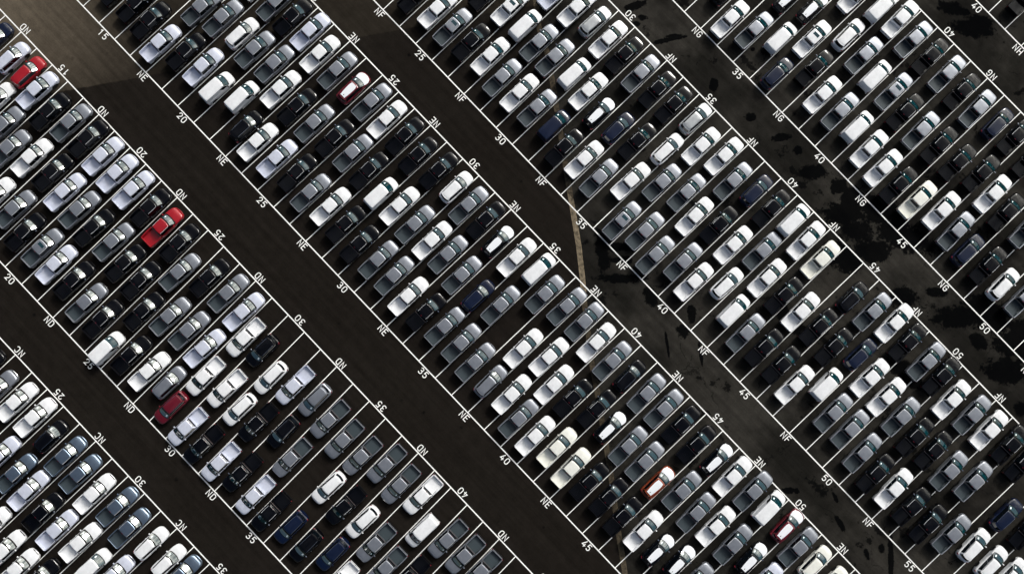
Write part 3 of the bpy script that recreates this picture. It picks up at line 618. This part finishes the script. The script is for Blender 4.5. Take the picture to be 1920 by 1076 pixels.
# ---------------------------------------------------------------- asphalt
def asphalt():
    m = bpy.data.materials.new('asphalt'); m.use_nodes = True
    t = m.node_tree; b = t.nodes['Principled BSDF']
    N = t.nodes.new; Lk = t.links.new
    tc = N('ShaderNodeTexCoord')
    def noise(scale, det=6, rough=0.6, vec=None):
        n = N('ShaderNodeTexNoise'); n.inputs['Scale'].default_value = scale; n.inputs['Detail'].default_value = det; n.inputs['Roughness'].default_value = rough
        Lk(vec if vec else tc.outputs['Object'], n.inputs['Vector']); return n.outputs['Fac']
    def mr(v, a, b_, c, d, smooth=False):
        n = N('ShaderNodeMapRange'); 
        if smooth: n.interpolation_type = 'SMOOTHSTEP'
        n.inputs['From Min'].default_value = a; n.inputs['From Max'].default_value = b_; n.inputs['To Min'].default_value = c; n.inputs['To Max'].default_value = d
        Lk(v, n.inputs['Value']); return n.outputs['Result']
    def math_(op, a, b_=None):
        n = N('ShaderNodeMath'); n.operation = op
        for i, q in enumerate((a, b_)):
            if q is None: continue
            if isinstance(q, (int, float)): n.inputs[i].default_value = q
            else: Lk(q, n.inputs[i])
        return n.outputs[0]
    def mixc(f, a, c):
        n = N('ShaderNodeMix'); n.data_type = 'RGBA'
        if isinstance(f, float): n.inputs[0].default_value = f
        else: Lk(f, n.inputs[0])
        for i, q in ((6, a), (7, c)):
            if isinstance(q, tuple): n.inputs[i].default_value = (*q, 1)
            else: Lk(q, n.inputs[i])
        return n.outputs[2]
    sep = N('ShaderNodeSeparateXYZ'); Lk(tc.outputs['Object'], sep.inputs[0])
    X, Y = sep.outputs[0], sep.outputs[1]
    # new dark paving, left of the drain; older greyer paving right of it
    sx = [p[0] for p in STRIP]; sy = [p[1] for p in STRIP]
    # the drain runs nearly straight: side = signed distance from its chord
    ax, ay, bx, by = sx[6], sy[6], sx[-1], sy[-1]
    L = math.hypot(bx-ax, by-ay); nx, ny = -(by-ay)/L, (bx-ax)/L
    sd = math_('ADD', math_('ADD', math_('MULTIPLY', X, nx), math_('MULTIPLY', Y, ny)), -(nx*ax+ny*ay))
    side = mr(sd, -0.3, 0.3, 0, 1)
    big = noise(0.11, 5, 0.6); mid = noise(0.9, 7, 0.65); fine = noise(5.5, 6, 0.8); grain = noise(60, 2, 0.8)
    # old paving beyond the saw-cut seam at the upper left, plus painted glow
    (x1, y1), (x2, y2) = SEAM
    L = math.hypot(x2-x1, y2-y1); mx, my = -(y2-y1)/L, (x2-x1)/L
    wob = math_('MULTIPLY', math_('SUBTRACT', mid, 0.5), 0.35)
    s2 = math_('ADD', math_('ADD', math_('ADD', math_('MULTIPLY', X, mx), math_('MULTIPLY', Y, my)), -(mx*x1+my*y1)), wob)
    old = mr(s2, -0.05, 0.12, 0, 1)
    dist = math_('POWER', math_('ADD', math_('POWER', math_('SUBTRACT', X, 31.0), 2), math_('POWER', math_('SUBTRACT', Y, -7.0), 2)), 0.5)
    corner_glow = mr(math_('ADD', dist, math_('MULTIPLY', big, 6)), 0, 27, 1, 0, True)  # warm light toward the upper-left corner, painted into the paving colour
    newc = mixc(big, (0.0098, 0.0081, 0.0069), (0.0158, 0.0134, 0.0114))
    old_glow = mixc(corner_glow, (0.0215, 0.0180, 0.0140), (0.105, 0.086, 0.064))
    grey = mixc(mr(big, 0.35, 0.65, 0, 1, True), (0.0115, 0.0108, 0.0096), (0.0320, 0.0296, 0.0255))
    base = mixc(old, newc, old_glow)
    base = mixc(side, base, grey)
    v1 = math_('ADD', mr(mid, 0.25, 0.75, 0.78, 1.24), mr(fine, 0.3, 0.7, -0.20, 0.20))
    v1 = math_('ADD', v1, mr(grain, 0.3, 0.7, -0.22, 0.22))
    # faint tyre sweeps along the aisles
    mp = N('ShaderNodeMapping'); mp.inputs['Scale'].default_value = (0.05, 1.6, 1); Lk(tc.outputs['Object'], mp.inputs['Vector'])
    sw = noise(1.0, 5, 0.6, mp.outputs['Vector'])
    v1 = math_('MULTIPLY', v1, mr(sw, 0.3, 0.7, 0.78, 1.22))
    sc = N('ShaderNodeVectorMath'); sc.operation = 'SCALE'; Lk(base, sc.inputs[0]); Lk(v1, sc.inputs['Scale'])
    base = sc.outputs['Vector']
    # damp and oily stains, each where it lies
    field = None
    for (px, py, a, bb, rot) in STAINS:
        g = N('ShaderNodeMapping'); g.vector_type = 'TEXTURE'
        g.inputs['Location'].default_value = (px, py, 0); g.inputs['Rotation'].default_value = (0, 0, R(46.36-rot)); g.inputs['Scale'].default_value = (a, bb, 1)
        Lk(tc.outputs['Object'], g.inputs['Vector'])
        ln = N('ShaderNodeVectorMath'); ln.operation = 'LENGTH'; Lk(g.outputs['Vector'], ln.inputs[0])
        q = mr(ln.outputs['Value'], 0.15, 1.9, 1.0, 0.0)
        field = q if field is None else math_('MAXIMUM', field, q)
    warp = noise(0.75, 10, 0.74); warp2 = noise(3.6, 7, 0.72)
    st = math_('ADD', math_('MULTIPLY', field, 0.46), math_('ADD', math_('MULTIPLY', warp, 0.70), math_('MULTIPLY', warp2, 0.30)))
    bgst = math_('MULTIPLY', side, mr(noise(0.23, 8, 0.7), 0.595, 0.615, 0, 0.85))
    wet = math_('MAXIMUM', mr(st, 0.715, 0.755, 0, 1), bgst)
    dv = N('ShaderNodeTexVoronoi'); dv.inputs['Scale'].default_value = 0.42; dv.inputs['Randomness'].default_value = 1.0
    Lk(tc.outputs['Object'], dv.inputs['Vector'])
    drip = math_('MULTIPLY', mr(math_('ADD', dv.outputs['Distance'], math_('MULTIPLY', fine, 0.10)), 0.10, 0.17, 0.75, 0.0), mr(noise(0.35, 3), 0.50, 0.58, 0, 1))
    wet = math_('MAXIMUM', wet, drip)
    cr = N('ShaderNodeTexVoronoi'); cr.feature = 'DISTANCE_TO_EDGE'; cr.inputs['Scale'].default_value = 0.16
    wv = N('ShaderNodeVectorMath'); wv.operation = 'ADD'; Lk(tc.outputs['Object'], wv.inputs[0])
    wn_ = N('ShaderNodeTexNoise'); wn_.inputs['Scale'].default_value = 0.8; Lk(tc.outputs['Object'], wn_.inputs['Vector'])
    ws = N('ShaderNodeVectorMath'); ws.operation = 'SCALE'; ws.inputs['Scale'].default_value = 1.6; Lk(wn_.outputs['Color'], ws.inputs[0]); Lk(ws.outputs['Vector'], wv.inputs[1])
    Lk(wv.outputs['Vector'], cr.inputs['Vector'])
    crack = math_('MULTIPLY', math_('MULTIPLY', mr(cr.outputs['Distance'], 0.0, 0.012, 1, 0), side), mr(noise(0.4, 3), 0.5, 0.6, 0, 0.7))
    wet2 = math_('MAXIMUM', wet, crack)
    col = mixc(math_('MULTIPLY', wet2, 0.93), base, (0.0016, 0.0018, 0.0022))
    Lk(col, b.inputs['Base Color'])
    Lk(mr(wet, 0, 1, 0.9, 0.75), b.inputs['Roughness'])
    b.inputs['Specular IOR Level'].default_value = 0.0
    bp = N('ShaderNodeBump'); bp.inputs['Strength'].default_value = 0.5; bp.inputs['Distance'].default_value = 0.02
    Lk(math_('ADD', fine, grain), bp.inputs['Height']); Lk(bp.outputs['Normal'], b.inputs['Normal'])
    return m
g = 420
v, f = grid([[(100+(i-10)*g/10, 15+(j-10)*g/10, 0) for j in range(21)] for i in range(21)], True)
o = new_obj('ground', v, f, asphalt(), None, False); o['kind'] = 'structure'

# ---------------------------------------------------------------- painted lines, one sheet per block
def stripe(p, q, w, z):
    d = Vector((q[0]-p[0], q[1]-p[1])); d.normalize(); n = Vector((-d.y, d.x))*w/2
    v = [(p[0]+n.x, p[1]+n.y, z), (p[0]-n.x, p[1]-n.y, z), (q[0]-n.x, q[1]-n.y, z), (q[0]+n.x, q[1]+n.y, z)]
    return v, [(0, 1, 2, 3)]
BL = {'NC': (None, 0, 8, 38), 'ND': (1, 2, 6, 48), 'NE': (3, 4, 8, 56), 'NF': (5, 6, 18, 62), 'NG': (7, 8, 26, 58), 'NH': (9, None, 36, 52)}
LW, DW = 0.15, 0.115
for name, (lo, hi, s0, s1) in BL.items():
    parts = []
    yl = YL[lo] if lo is not None else YL[hi]-21.2
    yh = YL[hi] if hi is not None else YL[lo]+21.2
    for k in (lo, hi):
        if k is None: continue
        xs = [tickx(k, s+0.5) for s in range(s0, s1+1)]
        y = YL[k]
        parts.append(stripe((xs[0]-3, y), (xs[-1]+3, y), LW, 0.008))
    for s in range(s0, s1+1):
        xa = tickx(lo if lo is not None else hi, s+0.5); xb = tickx(hi if hi is not None else lo, s+0.5)
        parts.append(stripe((xa, yl+LW/2+0.001), (xb, yh-LW/2-0.001), DW, 0.008))
    v, f = merge(parts)
    o = new_obj('painted_lines', v, f, LINE, None, False); o['kind'] = 'structure'

# ---------------------------------------------------------------- painted numbers and letters
def arc(cx, cy, rx, ry, a0, a1, n=8):
    return [(cx+rx*math.cos(R(a0+(a1-a0)*i/n)), cy+ry*math.sin(R(a0+(a1-a0)*i/n))) for i in range(n+1)]
GLY = {   # unit box 0..0.56 wide, 0..1 high
 '0': [arc(0.28, 0.72, 0.28, 0.28, 0, 180) + arc(0.28, 0.28, 0.28, 0.28, 180, 360) + [(0.56, 0.72)]],
 '1': [[(0.02, 0.78), (0.26, 1.0), (0.26, 0.0)]],
 '2': [arc(0.28, 0.72, 0.27, 0.28, 175, -30) + [(0.40, 0.44), (0.06, 0.06), (0.56, 0.06)]],
 '3': [arc(0.26, 0.76, 0.26, 0.24, 150, -75) + [(0.20, 0.53)], arc(0.26, 0.27, 0.30, 0.27, 75, -150)],
 '4': [[(0.60, 0.24), (0.0, 0.24), (0.38, 1.0)], [(0.42, 0.5), (0.42, 0.0)]],
 '5': [[(0.52, 1.0), (0.08, 1.0), (0.03, 0.55)] + arc(0.27, 0.31, 0.28, 0.31, 120, -145)],
 'N': [[(0, 0), (0, 1), (0.56, 0), (0.56, 1)]],
 'C': [arc(0.30, 0.72, 0.28, 0.28, 25, 180) + arc(0.30, 0.28, 0.28, 0.28, 180, 335)],
 'D': [[(0, 0), (0, 1), (0.25, 1)] + arc(0.25, 0.70, 0.31, 0.30, 90, 0) + arc(0.25, 0.30, 0.31, 0.30, 0, -90) + [(0, 0)]],
 'E': [[(0.52, 1), (0, 1), (0, 0), (0.52, 0)], [(0, 0.52), (0.44, 0.52)]],
 'F': [[(0.52, 1), (0, 1), (0, 0)], [(0, 0.50), (0.44, 0.50)]],
 'G': [arc(0.30, 0.72, 0.28, 0.28, 25, 180) + arc(0.30, 0.28, 0.28, 0.28, 180, 360) + [(0.58, 0.48), (0.32, 0.48)]],
 'H': [[(0, 0), (0, 1)], [(0.56, 0), (0.56, 1)], [(0, 0.5), (0.56, 0.5)]],
}
def glyph(txt, x, y, flip, z=0.012):
    h = 0.76; th = 0.115; adv = 0.96*h
    total = adv*len(txt)-(0.96-0.56)*h
    parts = []; zz = z
    for i, ch in enumerate(txt):
        for pl in GLY[ch]:
            pts = [((px*h+i*adv-total/2), (py-0.5)*h) for px, py in pl]
            if flip: pts = [(-a, -b) for a, b in pts]
            pts = [(a+x, b+y) for a, b in pts]
            # ribbon with mitred joints
            Lf = []; Rt = []
            for k, p in enumerate(pts):
                p = Vector(p)
                d1 = (p-Vector(pts[k-1])).normalized() if k else None
                d2 = (Vector(pts[k+1])-p).normalized() if k < len(pts)-1 else None
                if d1 is None: d1 = d2
                if d2 is None: d2 = d1
                n = Vector((-d1.y-d2.y, d1.x+d2.x))
                n = n.normalized() if n.length > 1e-4 else Vector((-d1.y, d1.x))
                k_ = th/2/max(0.45, n.dot(Vector((-d1.y, d1.x))))
                e = d2*(-th/2) if k == 0 and ch not in '0D' else d1*(th/2) if k == len(pts)-1 and ch not in '0D' else Vector((0, 0))
                q = p + e*0.6
                Lf.append(q+n*k_); Rt.append(q-n*k_)
            zz += 0.0006
            v = [(a.x, a.y, zz) for pr in zip(Lf, Rt) for a in pr]
            f = [(2*k, 2*k+1, 2*k+3, 2*k+2) for k in range(len(pts)-1)]
            parts.append(up((v, f)))
    return merge(parts)
ROWEDGE = {}
for name, (lo, hi, s0, s1) in BL.items():
    for k, flip in ((lo, False), (hi, True)):
        if k is None: continue
        y = YL[k] + (-0.60 if not flip else 0.60)
        s = 10.0
        while s <= 60:
            if s0 <= s <= s1:
                num = abs(s-round(s)) < 0.01
                txt = str(int(round(s))) if num else name
                x = tickx(k, s) + (0.0 if num else 0.05)
                # only those the photo can see
                cx, cy = x-104.6, y-12.0
                cc, ss = math.cos(R(46.36)), math.sin(R(46.36))
                ix, iy = cx*cc+cy*ss, -cx*ss+cy*cc
                if abs(ix+2) < 66.5 and abs(iy-4) < 40.5:
                    v, f = glyph(txt, x, y, flip)
                    o = new_obj('painted_number' if num else 'painted_letters', v, f, LINE, None, False)
                    o['category'] = 'road marking'
                    o['group'] = 'white numbers and letters painted along the parking rows'
                    edge = ('upper right' if flip else 'lower left')
                    if num: o['label'] = f"white painted number {txt} on the asphalt by the {edge} edge of row {name}"
                    else:
                        a, c = int(s-2.5), int(s+2.5)
                        o['label'] = f"white painted letters {txt}, {edge} edge of its row, between stall numbers {a} and {c}"
            s += 2.5

# ---------------------------------------------------------------- concrete drain strip
def concrete():
    m = bpy.data.materials.new('drain_concrete'); m.use_nodes = True
    t = m.node_tree; b = t.nodes['Principled BSDF']; N = t.nodes.new; Lk = t.links.new
    tc = N('ShaderNodeTexCoord'); n = N('ShaderNodeTexNoise'); n.inputs['Scale'].default_value = 2.2; n.inputs['Detail'].default_value = 8; n.inputs['Roughness'].default_value = 0.7
    Lk(tc.outputs['Object'], n.inputs['Vector'])
    r = N('ShaderNodeValToRGB'); r.color_ramp.elements[0].position = 0.34; r.color_ramp.elements[0].color = (0.050, 0.040, 0.026, 1)
    r.color_ramp.elements[1].position = 0.66; r.color_ramp.elements[1].color = (0.27, 0.215, 0.145, 1)
    Lk(n.outputs['Fac'], r.inputs[0]); # clean in the open lane; dirt plus painted-in car shade where cars park
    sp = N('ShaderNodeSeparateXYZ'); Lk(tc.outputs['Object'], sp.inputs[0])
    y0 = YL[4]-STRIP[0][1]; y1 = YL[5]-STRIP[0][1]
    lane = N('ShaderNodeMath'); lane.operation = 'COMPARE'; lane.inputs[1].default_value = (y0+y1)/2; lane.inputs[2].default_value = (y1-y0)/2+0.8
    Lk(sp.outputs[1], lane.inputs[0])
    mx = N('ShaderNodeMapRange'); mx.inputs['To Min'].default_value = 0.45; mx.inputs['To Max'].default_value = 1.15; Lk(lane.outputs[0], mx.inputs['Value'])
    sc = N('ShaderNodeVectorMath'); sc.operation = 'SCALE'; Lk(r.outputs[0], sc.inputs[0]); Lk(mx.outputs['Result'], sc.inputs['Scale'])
    Lk(sc.outputs['Vector'], b.inputs['Base Color']); b.inputs['Roughness'].default_value = 0.9; b.inputs['Specular IOR Level'].default_value = 0.1
    return m
DC = concrete(); DG = principled('grate_slot', (0.012, 0.010, 0.008), 0.9)
def polyl(pts, step):
    out = []; acc = 0
    for a, b in zip(pts, pts[1:]):
        a = Vector(a); b = Vector(b); L = (b-a).length; n = max(1, int(L/step))
        for i in range(n): out.append(a+(b-a)*i/n)
    return out
pl = polyl(STRIP, 0.30)
rt = root('drain_channel')
rt.location = (pl[0].x, pl[0].y, 0)
rt['label'] = 'narrow tan concrete drain channel with slotted cover running across the asphalt under the cars'
rt['category'] = 'drain'
rows = []; slots = []
for i, p in enumerate(pl):
    d = (pl[min(i+1, len(pl)-1)]-pl[max(i-1, 0)]).normalized(); n = Vector((-d.y, d.x))
    q = p-Vector(pl[0])
    rows.append([(q.x+n.x*w, q.y+n.y*w, z) for w, z in ((0.33, 0.0), (0.31, 0.004), (-0.31, 0.004), (-0.33, 0.0))])
    for e in (0.0, 0.15):
        c = q+d*e
        slots.append(([(c.x+n.x*a+d.x*b, c.y+n.y*a+d.y*b, 0.0065) for a, b in ((0.27, 0.016), (-0.27, 0.016), (-0.27, -0.016), (0.27, -0.016))], [(0, 1, 2, 3)]))
v, f = up(grid(rows)); new_obj('channel', v, f, DC, rt, False)
v, f = merge([up(s_) for s_ in slots]); o = new_obj('slotted_cover', v, f, DG, rt, False)

# ---------------------------------------------------------------- vehicles
rnd = random.Random(7)
MAKE = {}
def proto(code):
    if code not in MAKE:
        c, ty = code[0], code[1]
        MAKE[code] = (pickup(c, code.endswith('s')) if ty == 'T' else crossover(c) if ty == 'A' else crossover(c, True) if ty == 'F' else van(c))
        return MAKE[code], True
    return MAKE[code], False
def copy_tree(src):
    r_ = src.copy(); COL.objects.link(r_)
    for ch in list(src.children):
        c = ch.copy(); COL.objects.link(c); c.parent = r_
        for g_ in list(ch.children):
            d = g_.copy(); COL.objects.link(d); d.parent = c
    return r_
KIND = {'T': ('pickup truck', 'pickup trucks parked nose to tail in the striped rows'), 'A': ('SUV', 'SUVs parked among the pickups in the striped rows'),
        'F': ('SUV', 'SUVs parked among the pickups in the striped rows'), 'V': ('van', 'vans parked among the pickups in the striped rows')}
rows_ = VEH.split(' ')
per = {}
for e in rows_:
    code, blk, st, X, Y = e.split(',')
    per.setdefault((blk, st), []).append((float(Y), e))
def ordinal_slot(blk, y):
    lo, hi = {'NC': -56.5, 'ND': -28.96, 'NE': 0.05, 'NF': 26.78, 'NG': 53.7, 'NH': 80.94}[blk], 0
    v_ = y-lo
    return 'bottom' if v_ < 8.3 else 'middle' if v_ < 14.35 else 'top'
WORD = {1: 'one stall', 2: 'two stalls'}
for e in rows_:
    code, blk, st, X, Y = e.split(',')
    down = '-' in code; code = code.replace('-', '')
    st = int(st); X, Y = float(X), float(Y)
    src, first = proto(code)
    o = src if first else copy_tree(src)
    o.location = (X, Y, 0)
    o.rotation_euler = (0, 0, R(90 + (180 if down else 0) + max(-1.6, min(1.6, rnd.gauss(0, 0.75)))))
    cname = PAINT[code[0]][0]
    base = int(5*round(st/5)); dlt = st-base
    slot = ordinal_slot(blk, Y)
    where = f"{slot} slot" + (f" of stall {base}" if dlt == 0 else f", {WORD[abs(dlt)]} {'past' if dlt > 0 else 'before'} {base}") + f", row {blk}"
    desc = {'T': f"{cname} double cab pickup" + (' with sunroof' if code.endswith('s') else ''), 'A': f"{cname} SUV", 'F': f"{cname} SUV with white film", 'V': f"{cname} van"}[code[1]]
    if code == 'RT': desc = 'bright red double cab pickup'
    if down: desc += ' facing down-left'
    lab = f"{desc}, {where}"
    o['label'] = lab
    o['category'], o['group'] = KIND[code[1]]
